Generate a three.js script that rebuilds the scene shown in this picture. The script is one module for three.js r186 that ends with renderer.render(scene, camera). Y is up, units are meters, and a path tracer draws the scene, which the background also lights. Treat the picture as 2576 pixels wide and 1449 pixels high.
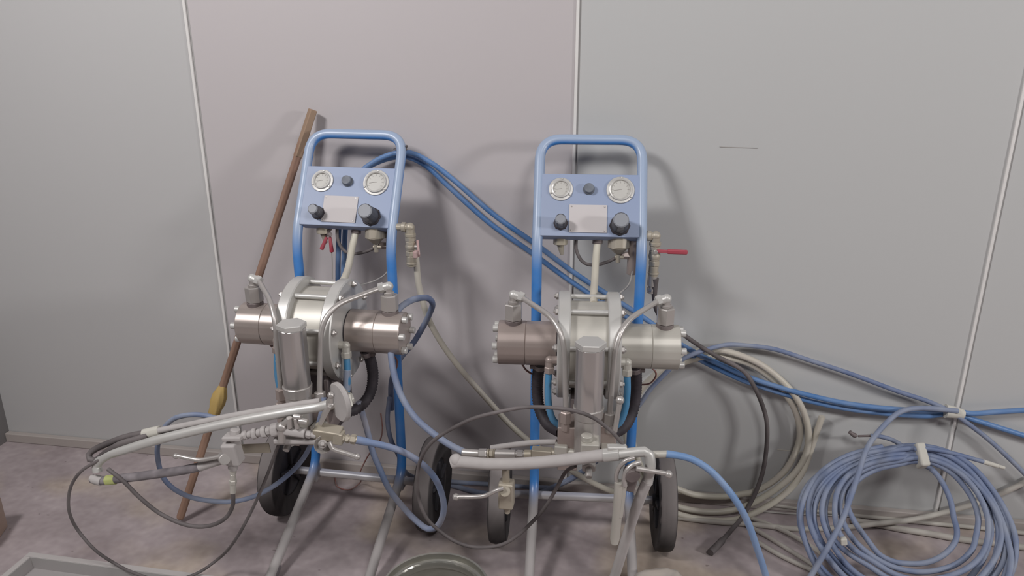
import * as THREE from 'three';
import { RoundedBoxGeometry } from 'three/addons/geometries/RoundedBoxGeometry.js';
import { mergeGeometries, toCreasedNormals } from 'three/addons/utils/BufferGeometryUtils.js';
import { ImprovedNoise } from 'three/addons/math/ImprovedNoise.js';
import { RectAreaLightUniformsLib } from 'three/addons/lights/RectAreaLightUniformsLib.js';

// ---------------------------------------------------------------- camera, light, exposure
const scene = new THREE.Scene();
const camera = new THREE.PerspectiveCamera(40.97, 2576 / 1449, 0.05, 40);
camera.position.set(0, 1.5, 2.2737);
camera.rotation.set(-0.32939, 0.15663, 0, 'YXZ');
scene.add(camera);
scene.background = new THREE.Color(0x000000);
const renderer = new THREE.WebGLRenderer({ antialias: true });
renderer.toneMapping = THREE.LinearToneMapping;
renderer.toneMappingExposure = 0.54;
renderer.shadowMap.enabled = true;
RectAreaLightUniformsLib.init();
const LAMPS = [
  // name, label, centre, facing target, width, height, colour, intensity
  ['flood_lamp', 'white framed flood lamp shining in from far right of the carts', [3.9, 2.05, 2.1], [0.2, 0.6, 0.3], 0.5, 0.4, [1, 0.985, 0.98], 180],
  ['ceiling_lamp', 'bright ceiling lamp at the left aimed at the left cart', [-1.9, 2.9, 2.2], [-0.2, 0.6, 0.3], 0.6, 0.4, [1, 0.985, 0.985], 128],
  ['ceiling_lamp', 'ceiling lamp at the right aimed at the right cart', [0.8, 2.9, 2.4], [0.2, 0.6, 0.3], 0.6, 0.4, [1, 0.985, 0.985], 55],
];

// ---------------------------------------------------------------- small helpers
const V = (a) => (a.isVector3 ? a : new THREE.Vector3(a[0], a[1], a[2]));
const R = Math.PI / 180;
const noise = new ImprovedNoise();
const N3 = (x, y, z) => noise.noise(x + 11.3, y + 7.7, z + 3.1);
const used = {};
function numbered(n) { const k = used[n] = (used[n] ?? -1) + 1; return k ? n + '_' + String(k).padStart(3, '0') : n; }
// ---- geometry
function clean(g) {
  g = g.index ? g.toNonIndexed() : g;
  for (const k of Object.keys(g.attributes)) if (!['position', 'normal', 'uv'].includes(k)) g.deleteAttribute(k);
  if (!g.attributes.uv) g.setAttribute('uv', new THREE.BufferAttribute(new Float32Array(g.attributes.position.count * 2), 2));
  return g;
}
function orient(g, p, q) {            // turns a shape built along +y from the origin so that it runs from p towards q
  const d = V(q).clone().sub(V(p)).normalize();
  g.applyQuaternion(new THREE.Quaternion().setFromUnitVectors(new THREE.Vector3(0, 1, 0), d));
  g.translate(V(p).x, V(p).y, V(p).z);
  return g;
}
function rod(p, q, r, { r2 = r, b = 0.0012, seg = 28, phase = 0 } = {}) {   // a round (or with seg 6 a hex) bar with chamfered ends
  const h = V(p).distanceTo(V(q));
  b = Math.min(b, h * 0.45, r * 0.45, r2 * 0.9);
  const pts = [[1e-5, 0], [r - b, 0], [r, b], [r2, h - b], [Math.max(r2 - b, 1e-5), h], [1e-5, h]].map(([x, y]) => new THREE.Vector2(x, y));
  let g = new THREE.LatheGeometry(pts, seg, phase);
  g = toCreasedNormals(g, seg < 12 ? 0.3 : 0.6);
  return orient(g, p, q);
}
const hex = (p, q, r, phase = 0) => rod(p, q, r, { seg: 6, b: 0.0022, phase });
function lathe(profile, p, q, seg = 40, crease = 0.5) {
  let g = new THREE.LatheGeometry(profile.map(([x, y]) => new THREE.Vector2(Math.max(x, 1e-5), y)), seg);
  g = toCreasedNormals(g, crease);
  return orient(g, p, q);
}
const ball = (p, r, seg = 22) => new THREE.SphereGeometry(r, seg, seg * 0.7 | 0).translate(V(p).x, V(p).y, V(p).z);
function box(c, s, r = 0.003, rot) {
  const g = new RoundedBoxGeometry(s[0], s[1], s[2], 2, Math.min(r, Math.min(...s) * 0.45));
  if (rot) g.applyMatrix4(new THREE.Matrix4().makeRotationFromEuler(new THREE.Euler(rot[0], rot[1], rot[2], 'YXZ')));
  return g.translate(c[0], c[1], c[2]);
}
function sweep(points, r, { seg = 14, per = 0, closed = false, tension = 0.5, caps = true } = {}) {  // a round hose, r a number or a function of 0..1
  const curve = new THREE.CatmullRomCurve3(points.map(V), closed, 'centripetal', tension);
  const len = curve.getLength();
  const n = per || Math.max(10, Math.min(900, Math.round(len / 0.012)));
  const P = curve.getSpacedPoints(n);
  let g;
  const fr = curve.computeFrenetFrames(n, closed);
  const pos = [], nor = [], uv = [], idx = [];
  const rf = typeof r === 'function' ? r : () => r;
  const a = new THREE.Vector3();
  for (let i = 0; i <= n; i++) {
    const rr = rf(i / n, len);
    for (let j = 0; j <= seg; j++) {
      const t = j / seg * Math.PI * 2;
      a.copy(fr.normals[i]).multiplyScalar(Math.cos(t)).addScaledVector(fr.binormals[i], Math.sin(t));
      nor.push(a.x, a.y, a.z); pos.push(P[i].x + a.x * rr, P[i].y + a.y * rr, P[i].z + a.z * rr); uv.push(j / seg, i / n * len);
    }
  }
  for (let i = 0; i < n; i++) for (let j = 0; j < seg; j++) { const A = i * (seg + 1) + j, B = A + seg + 1; idx.push(A, A + 1, B, A + 1, B + 1, B); }
  g = new THREE.BufferGeometry();
  g.setAttribute('position', new THREE.Float32BufferAttribute(pos, 3)); g.setAttribute('normal', new THREE.Float32BufferAttribute(nor, 3)); g.setAttribute('uv', new THREE.Float32BufferAttribute(uv, 2)); g.setIndex(idx);
  if (closed || !caps) return g;
  return mergeGeometries([clean(g), ...[0, n].map((i) => {
    const d = fr.tangents[i].clone().multiplyScalar(i ? 1 : -1), c = new THREE.CircleGeometry(rf(i / n, len), seg);
    c.applyQuaternion(new THREE.Quaternion().setFromUnitVectors(new THREE.Vector3(0, 0, 1), d)); c.translate(P[i].x, P[i].y, P[i].z); return clean(c);
  })]);
}
function fillet(pts, rad) {           // polyline with rounded corners, densely sampled
  const out = [V(pts[0])];
  for (let i = 1; i < pts.length - 1; i++) {
    const p = V(pts[i]), a = V(pts[i - 1]).clone().sub(p), b = V(pts[i + 1]).clone().sub(p);
    const r = Math.min(Array.isArray(rad) ? rad[i] : rad, a.length() * 0.45, b.length() * 0.45);
    a.normalize(); b.normalize();
    const A = p.clone().addScaledVector(a, r), B = p.clone().addScaledVector(b, r);
    const prev = out[out.length - 1]; for (let k = 1; k < 4; k++) out.push(prev.clone().lerp(A, k / 4));
    for (let k = 0; k <= 8; k++) { const t = k / 8; out.push(A.clone().multiplyScalar((1 - t) ** 2).addScaledVector(p, 2 * t * (1 - t)).addScaledVector(B, t * t)); }
  }
  const e = V(pts[pts.length - 1]), prev = out[out.length - 1]; for (let k = 1; k < 4; k++) out.push(prev.clone().lerp(e, k / 4));
  out.push(e); return out;
}

// ---- materials: every one has a base colour and a film of dry overspray / dust laid on by noise
const DUST = [0.40, 0.375, 0.36];
function mat(base, { dust = DUST, amt = 0.4, scale = 26, rough = 0.6, metal = 0, fn = null, ...o } = {}) {
  const m = new THREE.MeshPhysicalMaterial({ color: 0xffffff, vertexColors: true, roughness: rough, metalness: metal, ...o });
  m.userData.tint = { base, dust, amt, scale, fn }; return m;
}
function tint(g, m) {
  const t = m.userData.tint; if (!t) return g;
  const p = g.attributes.position, nn = g.attributes.normal, c = new Float32Array(p.count * 3);
  for (let i = 0; i < p.count; i++) {
    const x = p.getX(i), y = p.getY(i), z = p.getZ(i);
    let k = t.amt * (0.75 + 0.9 * N3(x * t.scale, y * t.scale, z * t.scale) + 0.5 * N3(x * t.scale * 3.7, y * t.scale * 3.7, z * t.scale * 3.7));
    if (t.fn) k = t.fn(x, y, z, k, nn.getX(i), nn.getY(i), nn.getZ(i));
    let dust = t.dust; if (Array.isArray(k)) [k, dust] = k;
    k = Math.max(0, Math.min(1, k));
    for (let j = 0; j < 3; j++) c[i * 3 + j] = t.base[j] * (1 - k) + dust[j] * k;
  }
  g.setAttribute('color', new THREE.BufferAttribute(c, 3)); return g;
}
const HB = 0.9157;
const M = {
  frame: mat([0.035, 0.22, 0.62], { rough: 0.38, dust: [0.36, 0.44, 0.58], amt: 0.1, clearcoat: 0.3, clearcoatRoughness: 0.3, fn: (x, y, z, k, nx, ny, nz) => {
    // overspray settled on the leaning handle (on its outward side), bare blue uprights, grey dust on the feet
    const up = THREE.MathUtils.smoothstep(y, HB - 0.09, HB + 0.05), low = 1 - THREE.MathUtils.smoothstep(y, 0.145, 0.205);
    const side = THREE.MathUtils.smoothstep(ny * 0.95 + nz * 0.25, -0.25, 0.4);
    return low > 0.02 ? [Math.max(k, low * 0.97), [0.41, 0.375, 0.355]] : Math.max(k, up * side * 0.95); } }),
  panel: mat([0.25, 0.32, 0.50], { rough: 0.5, dust: [0.36, 0.40, 0.50], amt: 0.6, scale: 14 }),
  tire: mat([0.018, 0.016, 0.018], { rough: 0.8, amt: 0.2, dust: [0.23, 0.205, 0.20], fn: (x, y, z, k, nx) => k * 0.7 + (Math.abs(nx) < 0.6 ? 0.95 : 0.12) * THREE.MathUtils.smoothstep(y, 0.06, 0.24) }),  // tread shifts to the paler tone towards the top
  hub: mat([0.022, 0.022, 0.028], { rough: 0.7, amt: 0.25, dust: [0.14, 0.13, 0.14] }),
  alu: mat([0.60, 0.59, 0.57], { rough: 0.42, metal: 0.35, amt: 0.35, dust: [0.55, 0.53, 0.50] }),
  steel: mat([0.52, 0.49, 0.47], { rough: 0.38, metal: 0.55, amt: 0.45, dust: [0.47, 0.44, 0.42] }),
  chrome: mat([0.66, 0.64, 0.63], { rough: 0.33, metal: 0.9, amt: 0.14, dust: [0.5, 0.47, 0.45] }),
  brown: mat([0.42, 0.35, 0.32], { rough: 0.42, metal: 0.45, amt: 0.5, dust: [0.40, 0.33, 0.31], scale: 12 }),
  warm: mat([0.44, 0.38, 0.35], { rough: 0.36, metal: 0.55, amt: 0.45, dust: [0.47, 0.41, 0.38], scale: 10 }),
  pale: mat([0.56, 0.54, 0.49], { rough: 0.45, metal: 0.3, amt: 0.5, dust: [0.52, 0.49, 0.44], scale: 12 }),
  brass: mat([0.46, 0.41, 0.32], { rough: 0.5, metal: 0.4, amt: 0.5, dust: [0.45, 0.41, 0.36] }),
  darkmetal: mat([0.16, 0.13, 0.13], { rough: 0.6, metal: 0.3, amt: 0.5, dust: [0.28, 0.24, 0.23] }),
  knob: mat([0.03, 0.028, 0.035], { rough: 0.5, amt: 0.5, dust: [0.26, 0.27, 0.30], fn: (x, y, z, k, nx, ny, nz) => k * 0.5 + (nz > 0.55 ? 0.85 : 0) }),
  black: mat([0.022, 0.018, 0.024], { rough: 0.65, amt: 0.3, dust: [0.11, 0.09, 0.10] }),
  fluid: mat([0.05, 0.24, 0.46], { rough: 0.45, amt: 0.3, dust: [0.22, 0.32, 0.42] }),
  hose: mat([0.12, 0.165, 0.30], { rough: 0.6, amt: 0.75, dust: [0.27, 0.30, 0.38], scale: 9 }),
  hoseclean: mat([0.05, 0.17, 0.42], { rough: 0.45, amt: 0.55, dust: [0.22, 0.31, 0.48], scale: 6 }),
  paintblue: mat([0.13, 0.26, 0.50], { rough: 0.5, amt: 0.8, dust: [0.30, 0.38, 0.54], scale: 5 }),
  hosegrey: mat([0.16, 0.24, 0.42], { rough: 0.6, amt: 0.9, dust: [0.36, 0.36, 0.42], scale: 7 }),
  cable: mat([0.065, 0.055, 0.055], { rough: 0.65, amt: 0.6, dust: [0.20, 0.175, 0.175], scale: 10 }),
  cream: mat([0.60, 0.57, 0.47], { rough: 0.45, amt: 0.6, dust: [0.52, 0.47, 0.42], scale: 8 }),
  whitehose: mat([0.50, 0.48, 0.43], { rough: 0.6, amt: 0.6, dust: [0.38, 0.34, 0.31], scale: 8 }),
  tape: mat([0.62, 0.60, 0.54], { rough: 0.7, amt: 0.4, dust: [0.5, 0.47, 0.42] }),
  dusty: mat([0.42, 0.39, 0.38], { rough: 0.8, amt: 0.7, dust: [0.47, 0.44, 0.43], scale: 40 }),
  grip: mat([0.07, 0.06, 0.07], { rough: 0.85, amt: 0.7, dust: [0.30, 0.27, 0.28], scale: 22 }),
  yellow: mat([0.47, 0.52, 0.14], { rough: 0.6, amt: 0.2 }),
  ocher: mat([0.50, 0.33, 0.09], { rough: 0.7, amt: 0.3, dust: [0.45, 0.36, 0.2], scale: 40 }),
  wood: mat([0.24, 0.135, 0.095], { rough: 0.7, amt: 0.7, dust: [0.33, 0.21, 0.15], scale: 16 }),
  woodpale: mat([0.31, 0.20, 0.13], { rough: 0.7, amt: 0.4, dust: [0.36, 0.27, 0.2], scale: 16 }),
  red: mat([0.40, 0.03, 0.06], { rough: 0.5, amt: 0.15 }),
  pink: mat([0.48, 0.27, 0.26], { rough: 0.6, amt: 0.4 }),
  plate: mat([0.66, 0.63, 0.63], { rough: 0.75, metal: 0.1, amt: 0.5, dust: [0.50, 0.45, 0.45], scale: 30 }),
  dial: mat([0.56, 0.55, 0.51], { rough: 0.5, amt: 0.4, dust: [0.5, 0.48, 0.46], clearcoat: 0.5 }),
  wire: mat([0.34, 0.32, 0.30], { rough: 0.6, amt: 0.4 }),
  copper: mat([0.30, 0.11, 0.09], { rough: 0.6, amt: 0.3 }),
  tin: mat([0.50, 0.49, 0.45], { rough: 0.3, metal: 0.75, amt: 0.35, dust: [0.40, 0.38, 0.33] }),
  paint: mat([0.15, 0.135, 0.12], { rough: 0.7, amt: 0.3 }),
  sheet: mat([0.40, 0.40, 0.38], { rough: 0.6, metal: 0.2, amt: 0.6, dust: [0.40, 0.365, 0.37], scale: 7 }),
  carton: mat([0.30, 0.19, 0.14], { rough: 0.9, amt: 0.3 }),
  paper: mat([0.47, 0.41, 0.35], { rough: 0.9, amt: 0.5, scale: 16 }),
};
// one named mesh made of several shapes
function part(name, geos, m, parent, label) {
  const g = mergeGeometries([].concat(geos).map((x) => clean(x.clone()))); tint(g, m);
  const o = new THREE.Mesh(g, m); o.name = parent && parent !== scene ? name : numbered(name); o.castShadow = o.receiveShadow = true;
  (parent ?? scene).add(o); if (label) o.userData.label = label; return o;
}
function thing(name, label, category, pos = [0, 0, 0], turn = 0, group) {
  const o = new THREE.Group(); o.name = numbered(name); o.position.set(...pos); o.rotation.y = turn; scene.add(o);
  o.userData = { label, category }; if (group) o.userData.group = group; return o;
}
function tag(o, label, category, group) { Object.assign(o.userData, { label, category }); if (group) o.userData.group = group; return o; }
const struct = (o) => { o.userData.kind = 'structure'; return o; };

// ---------------------------------------------------------------- the room
const XL = -2.3, XR = 5.2, ZF = 5.4, HC = 3.1;
function noiseTexture(size, fn) {
  const d = new Uint8Array(size * size * 4);
  for (let j = 0; j < size; j++) for (let i = 0; i < size; i++) { const c = fn(i / size, j / size); for (let k = 0; k < 3; k++) d[(j * size + i) * 4 + k] = Math.max(0, Math.min(255, c[k])); d[(j * size + i) * 4 + 3] = 255; }
  const t = new THREE.DataTexture(d, size, size); t.magFilter = THREE.LinearFilter; t.minFilter = THREE.LinearMipmapLinearFilter; t.generateMipmaps = true; t.wrapS = t.wrapT = THREE.RepeatWrapping; t.colorSpace = THREE.SRGBColorSpace; t.needsUpdate = true; return t;
}
const fbm = (x, y, s, o = 4) => { let a = 0, k = 1, f = 1; for (let i = 0; i < o; i++) { a += k * N3(x * f, y * f, s + i * 9.3); k *= 0.5; f *= 2.1; } return a; };
{ // dusty concrete floor, 7 m x 6 m of it, 2048 pixels: mottled grey and mauve, ochre blotches, specks
  const W = XR - XL, D = ZF;
  const tex = noiseTexture(1536, (u, v) => {
    const x = u * W, z = v * D;
    const big = fbm(x * 1.6, z * 1.6, 1), mid = fbm(x * 5, z * 5, 4), fine = fbm(x * 40, z * 40, 8, 2), tan = fbm(x * 2.2, z * 2.2, 14, 3), spk = N3(x * 60, z * 60, 30);
    let b = 168 + 18 * big + 16 * mid + 9 * fine;
    const t = 1.8 * THREE.MathUtils.smoothstep(tan, 0.0, 0.5);
    const s = spk > 0.72 ? -45 : 0;
    return [b + 7 * t + s, b - 12 + 5.5 * t + s, b - 11 - 2 * t + s];
  });
  const m = new THREE.MeshStandardMaterial({ map: tex, roughness: 0.85 });
  const g = new THREE.BoxGeometry(W, 0.12, D); g.translate((XL + XR) / 2, -0.06, D / 2);
  const p = g.attributes.position, uv = g.attributes.uv; for (let i = 0; i < p.count; i++) uv.setXY(i, (p.getX(i) - XL) / W, p.getZ(i) / D);
  const o = new THREE.Mesh(g, m); o.name = 'floor'; o.receiveShadow = o.castShadow = true; scene.add(struct(o));
}
const wallBump = noiseTexture(256, (u, v) => { const b = 128 + 40 * fbm(u * 14, v * 14, 50, 3); return [b, b, b]; }); wallBump.colorSpace = THREE.NoColorSpace;
const wallMat = (c) => new THREE.MeshPhysicalMaterial({ color: c, roughness: 0.5, clearcoat: 0.12, clearcoatRoughness: 0.4, bumpMap: wallBump, bumpScale: 0.0004 });
const lin = (r, g, b) => new THREE.Color().setRGB(r, g, b);
{ // back wall: tall coated panels with recessed joints
  const w = new THREE.Group(); w.name = 'wall_back'; scene.add(struct(w));
  const back = new THREE.Mesh(new THREE.BoxGeometry(XR - XL + 0.3, HC, 0.1).translate((XL + XR) / 2, HC / 2, -0.085), new THREE.MeshStandardMaterial({ color: lin(0.36, 0.35, 0.34), roughness: 0.7 })); back.name = 'backing'; w.add(back);
  const seams = [XL - 0.02, -1.3455, -0.1675, 1.0106, 2.1886, 3.3666, 4.5446, XR + 0.02];
  const cols = [lin(0.50, 0.492, 0.49), lin(0.515, 0.478, 0.484), lin(0.50, 0.50, 0.496), lin(0.50, 0.50, 0.496), lin(0.50, 0.50, 0.49), lin(0.5, 0.5, 0.49), lin(0.5, 0.5, 0.49)];
  for (let i = 0; i < 7; i++) {
    const x0 = seams[i] + 0.003, x1 = seams[i + 1] - 0.003;
    const m = wallMat(cols[i]); m.bumpMap = wallBump.clone(); m.bumpMap.repeat.set(2, 5); m.bumpMap.needsUpdate = true;
    const g = new RoundedBoxGeometry(x1 - x0, HC, 0.035, 2, 0.003); g.translate((x0 + x1) / 2, HC / 2, -0.0175);
    const o = new THREE.Mesh(g, m); o.name = 'panel'; o.castShadow = o.receiveShadow = true; w.add(o);
    if (i && i < 4) { // light painted at each joint: pale strip for the lit bevel, dark for groove shade
      const s = new THREE.Mesh(new RoundedBoxGeometry(0.009, HC, 0.008, 2, 0.002).translate(seams[i] - 0.0065, HC / 2, 0.001), wallMat(lin(0.74, 0.72, 0.70))); s.name = 'painted_edge_glint'; s.castShadow = s.receiveShadow = true; w.add(s);
      const d = new THREE.Mesh(new THREE.BoxGeometry(0.008, HC, 0.004).translate(seams[i] + 0.002, HC / 2, -0.0035), wallMat(lin(0.36, 0.35, 0.345))); d.name = 'painted_groove_shade'; d.receiveShadow = true; w.add(d);
    }
  }
}
function slab(name, c, s, col, rough = 0.8) {
  const o = new THREE.Mesh(new THREE.BoxGeometry(...s).translate(...c), new THREE.MeshStandardMaterial({ color: col, roughness: rough })); o.name = name; o.castShadow = o.receiveShadow = true; scene.add(struct(o)); return o;
}
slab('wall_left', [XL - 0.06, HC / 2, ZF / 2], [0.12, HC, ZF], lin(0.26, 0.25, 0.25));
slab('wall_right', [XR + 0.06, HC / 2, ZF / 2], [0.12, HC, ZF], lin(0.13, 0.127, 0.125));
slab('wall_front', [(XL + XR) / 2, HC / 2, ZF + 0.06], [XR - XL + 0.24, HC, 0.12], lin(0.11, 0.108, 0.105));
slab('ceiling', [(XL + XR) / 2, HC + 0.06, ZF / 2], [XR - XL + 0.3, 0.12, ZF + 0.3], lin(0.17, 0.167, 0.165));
{ // sheet-metal floor channel along the foot of the wall
  const g = box([(XL + XR) / 2, 0.018, 0.012], [XR - XL, 0.036, 0.022], 0.004);
  const o = part('baseboard_back', [g], mat([0.40, 0.36, 0.34], { amt: 0.5, dust: [0.42, 0.37, 0.34], rough: 0.7, scale: 5 }), scene); struct(o);
}
for (const [name, label, c, to, w, h, col, k] of LAMPS) { // lamps: housing, glowing face, and the light just in front of it
  const t = thing(name, label, 'lamp', c); t.lookAt(...to);
  part('housing', [box([0, 0, -0.04], [w + 0.06, h + 0.06, 0.07], 0.01)], M.alu, t);
  const f = new THREE.Mesh(new THREE.BoxGeometry(w, h, 0.004).translate(0, 0, -0.002), new THREE.MeshStandardMaterial({ color: 0xffffff, emissive: lin(...col), emissiveIntensity: 1.5 })); f.name = 'glowing_face'; t.add(f);
  const l = new THREE.RectAreaLight(lin(...col), k, w, h); l.position.set(...c); scene.add(l); l.lookAt(...to);
  l.position.add(V(to).clone().sub(V(c)).normalize().multiplyScalar(0.006));
}

// ---------------------------------------------------------------- the two pump carts
const C = { a: 0.1421, hT: 1.1942, fT: -0.1648, hB: 0.9157, hL: 0.1745, fF: 0.3685, b: 0.2449, r: 0.1475, fA: 0.014, hD: 0.7168, fD: 0.178, cl: 0.2306 };
const PANEL = (u, v, n = 0) => [u, C.hB + v * 0.86064 + n * 0.50921, -v * 0.50921 + n * 0.86064];   // across, along and off the leaning instrument panel
function pumpCart(label, pos, turn, kind) {
  const t = thing('pump_cart', label, 'pump cart', pos, turn);
  const { a, hT, fT, hB, hL, fF, b, r, fA, hD, fD, cl } = C;
  // --- trolley
  const path = fillet([[-a, 0.012, fF], [-a, hL, 0], [-a, hB, 0], [-a, hT, fT], [a, hT, fT], [a, hB, 0], [a, hL, 0], [a, 0.012, fF]], [0, 0.06, 0.06, 0.062, 0.062, 0.06, 0.06, 0]);
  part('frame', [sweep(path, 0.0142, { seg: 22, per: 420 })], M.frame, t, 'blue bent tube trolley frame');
  for (const s of [-1, 1]) part('foot', [rod([s * a, 0, fF + 0.004], [s * a, 0.028, fF - 0.05], 0.0165)], M.grip, t);
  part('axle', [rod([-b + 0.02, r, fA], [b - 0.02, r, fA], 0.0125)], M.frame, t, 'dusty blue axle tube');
  for (const s of [-1, 1]) {
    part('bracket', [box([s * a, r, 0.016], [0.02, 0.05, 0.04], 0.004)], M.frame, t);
    const x0 = s * b - 0.026, pr = [];
    for (let k = 0; k <= 10; k++) { const q = k / 10 * Math.PI; pr.push([r - 0.012 + 0.012 * Math.sin(q) ** 0.6, 0.026 - 0.026 * Math.cos(q)]); }
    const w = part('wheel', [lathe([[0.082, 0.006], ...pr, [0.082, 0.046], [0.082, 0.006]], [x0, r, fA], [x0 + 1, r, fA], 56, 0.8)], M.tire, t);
    const hub = [lathe([[0, 0.014], [0.084, 0.010], [0.084, 0.042], [0, 0.038]], [x0, r, fA], [x0 + 1, r, fA], 40), rod([x0 - 0.006, r, fA], [x0 + 0.058, r, fA], 0.017), ...[0, 1, 2, 3, 4].map((k) => box([0, 0, 0], [0.050, 0.06, 0.012], 0.003).translate(0, 0.05, 0).rotateX(k * 72 * R).translate(x0 + 0.026, r, fA))];
    part('hub', hub, M.hub, w);
  }
  // --- pump: air motor between two flanges, fluid cylinders left and right
  const X = (x) => [x, hD, fD];
  for (const s of [-1, 1]) {
    const f = part('flange', [rod(X(s * 0.046), X(s * 0.0775), 0.138, { seg: 72, b: 0.003 })], M.alu, t);
    for (let k = 0; k < 8; k++) { const q = (-18 + 45 * k) * R, y = hD + Math.cos(q) * 0.124, z = fD + Math.sin(q) * 0.124; part('bolt', [hex([s * 0.0765, y, z], [s * 0.086, y, z], 0.0095), rod([s * 0.085, y, z], [s * 0.090, y, z], 0.005)], M.steel, f); }
  }
  part('air_motor', [rod(X(-0.047), X(0.047), 0.113, { seg: 72 })], M.pale, t);
  for (let k = 0; k < 8; k++) { const q = (-18 + 45 * k) * R; part('tie_rod', [rod([-0.048, hD + Math.cos(q) * 0.124, fD + Math.sin(q) * 0.124], [0.048, hD + Math.cos(q) * 0.124, fD + Math.sin(q) * 0.124], 0.0062)], M.alu, t); }
  for (const s of [-1, 1]) {
    const c = part('fluid_cylinder', [rod(X(s * 0.0805), X(s * 0.160), 0.0575, { seg: 56 }), rod(X(s * 0.1603), X(s * cl), 0.0575, { seg: 56 })], kind === 1 ? M.warm : s < 0 ? M.brown : M.pale, t);
    part('gasket', [rod(X(s * 0.077), X(s * 0.081), 0.056, { seg: 40 })], M.black, c);
    for (let k = 0; k < 6; k++) { const q = (20 + 60 * k) * R, y = hD + Math.cos(q) * 0.0475, z = fD + Math.sin(q) * 0.0475; part('bolt', [rod([s * cl, y, z], [s * (cl + 0.014), y, z], 0.0092)], M.alu, c); }
    // check valve on top, elbow and transfer tube to the manifold
    const vx = s * 0.193;
    const v = part('check_valve', [hex([vx, hD + 0.064, fD], [vx, hD + 0.108, fD], 0.0235), rod([vx, hD + 0.108, fD], [vx, hD + 0.116, fD], 0.014), rod([vx, hD + 0.114, fD], [vx, hD + 0.128, fD], 0.010)], M.steel, t);
    part('collar', [rod([vx, hD + 0.05, fD], [vx, hD + 0.064, fD], 0.0225)], M.darkmetal, v);
    const e = [vx, hD + 0.131, fD];
    part('elbow', [ball(e, 0.0125), rod(e, [vx - s * 0.020, hD + 0.127, fD + 0.004], 0.0115), hex([vx - s * 0.012, hD + 0.129, fD + 0.002], [vx - s * 0.027, hD + 0.1255, fD + 0.006], 0.0135)], M.alu, v);
    part('transfer_tube', [sweep(fillet([[vx - s * 0.02, hD + 0.127, fD + 0.004], [s * 0.063, 0.825, 0.318], [s * 0.053, 0.62, 0.347], [s * 0.053, 0.597, 0.347]], [0, 0.085, 0.02, 0]), 0.007, { seg: 18, per: 80 })], M.steel, t);
    part('tube_nut', [hex([s * 0.053, 0.580, 0.347], [s * 0.053, 0.612, 0.347], 0.0145), rod([s * 0.053, 0.56, 0.347], [s * 0.053, 0.582, 0.347], 0.011)], s < 0 ? M.brown : M.steel, t);
    // air feed elbow and blue hose beside each flange
    const h = [s * 0.096, 0.694, 0.262];
    part('hose_elbow', [rod([s * 0.076, 0.706, 0.258], [s * 0.096, 0.706, 0.260], 0.0105), ball([s * 0.096, 0.706, 0.260], 0.0115), rod([s * 0.096, 0.706, 0.260], [s * 0.097, 0.684, 0.262], 0.0105), hex([s * 0.097, 0.690, 0.262], [s * 0.097, 0.672, 0.263], 0.0135)], s < 0 ? M.brown : M.pale, t);
    part('feed_hose', [sweep([[s * 0.097, 0.676, 0.263], [s * 0.099, 0.63, 0.27], [s * 0.095, 0.58, 0.275], [s * 0.083, 0.545, 0.275], [s * 0.068, 0.53, 0.27]], 0.0088)], M.fluid, t, 'short bright blue hose');
    if (kind === 1 && s > 0) part('sleeve', [rod([s * 0.0985, 0.642, 0.268], [s * 0.0955, 0.585, 0.2745], 0.0102)], mat([0.26, 0.31, 0.42], { rough: 0.7, amt: 0.3 }), t);
    const L = 0.28;
    part('exhaust_hose', [sweep([[s * 0.122, 0.668, 0.19], [s * 0.128, 0.63, 0.175], [s * 0.130, 0.575, 0.17], [s * 0.122, 0.528, 0.185], [s * 0.100, 0.502, 0.215], [s * 0.066, 0.50, 0.25]], (u, l) => 0.0148 + 0.0011 * Math.sin(u * l / 0.0075 * 2 * Math.PI), { per: 150, seg: 18 })], M.black, t, 'black ribbed hose');
    part('hose_clamp', [rod([s * 0.1225, 0.664, 0.189], [s * 0.1245, 0.650, 0.183], 0.0172), box([s * 0.142, 0.656, 0.19], [0.014, 0.012, 0.014])], M.darkmetal, t);
  }
  // high pressure filter in front
  const fx = 0.001, ff = 0.362;
  part('filter_cap', [hex([fx, 0.788, ff], [fx, 0.803, ff], 0.0368, kind === 1 ? 0 : Math.PI / 6)], M.alu, t);
  const fb = part('filter_bowl', [rod([fx, 0.632, ff], [fx, 0.789, ff], 0.0342, { seg: 48 })], M.chrome, t, 'polished steel filter cylinder');
  part('filter_base', [rod([fx, 0.606, ff], [fx, 0.634, ff], 0.0345, { r2: 0.0375, seg: 40 }), rod([fx, 0.5, ff], [fx, 0.608, ff], 0.0325, { seg: 40 })], M.steel, t);
  // manifold block under the motor
  part('manifold', [box([-0.044, 0.528, 0.315], [0.056, 0.082, 0.075], 0.004), box([0.050, 0.532, 0.315], [0.044, 0.088, 0.07], 0.004), box([0.002, 0.516, 0.30], [0.05, 0.09, 0.07], 0.004), box([-0.046, 0.465, 0.31], [0.05, 0.05, 0.06], 0.004)], M.brown, t);
  part('mounting_plate', [box([0, 0.62, 0.028], [0.30, 0.05, 0.016], 0.003), box([0, 0.60, 0.10], [0.09, 0.018, 0.16], 0.003), box([-0.035, 0.52, 0.19], [0.012, 0.17, 0.16], 0.003), box([0.035, 0.52, 0.19], [0.012, 0.17, 0.16], 0.003)], M.darkmetal, t);
  // outlet block with a forward elbow and a drain lever
  part('outlet_block', [box([0.006, 0.548, 0.405], [0.043, 0.044, 0.055], 0.003), rod([-0.002, 0.57, 0.41], [-0.002, 0.584, 0.41], 0.014), box([0.052, 0.515, 0.365], [0.034, 0.03, 0.04], 0.003)], M.pale, t);
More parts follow.
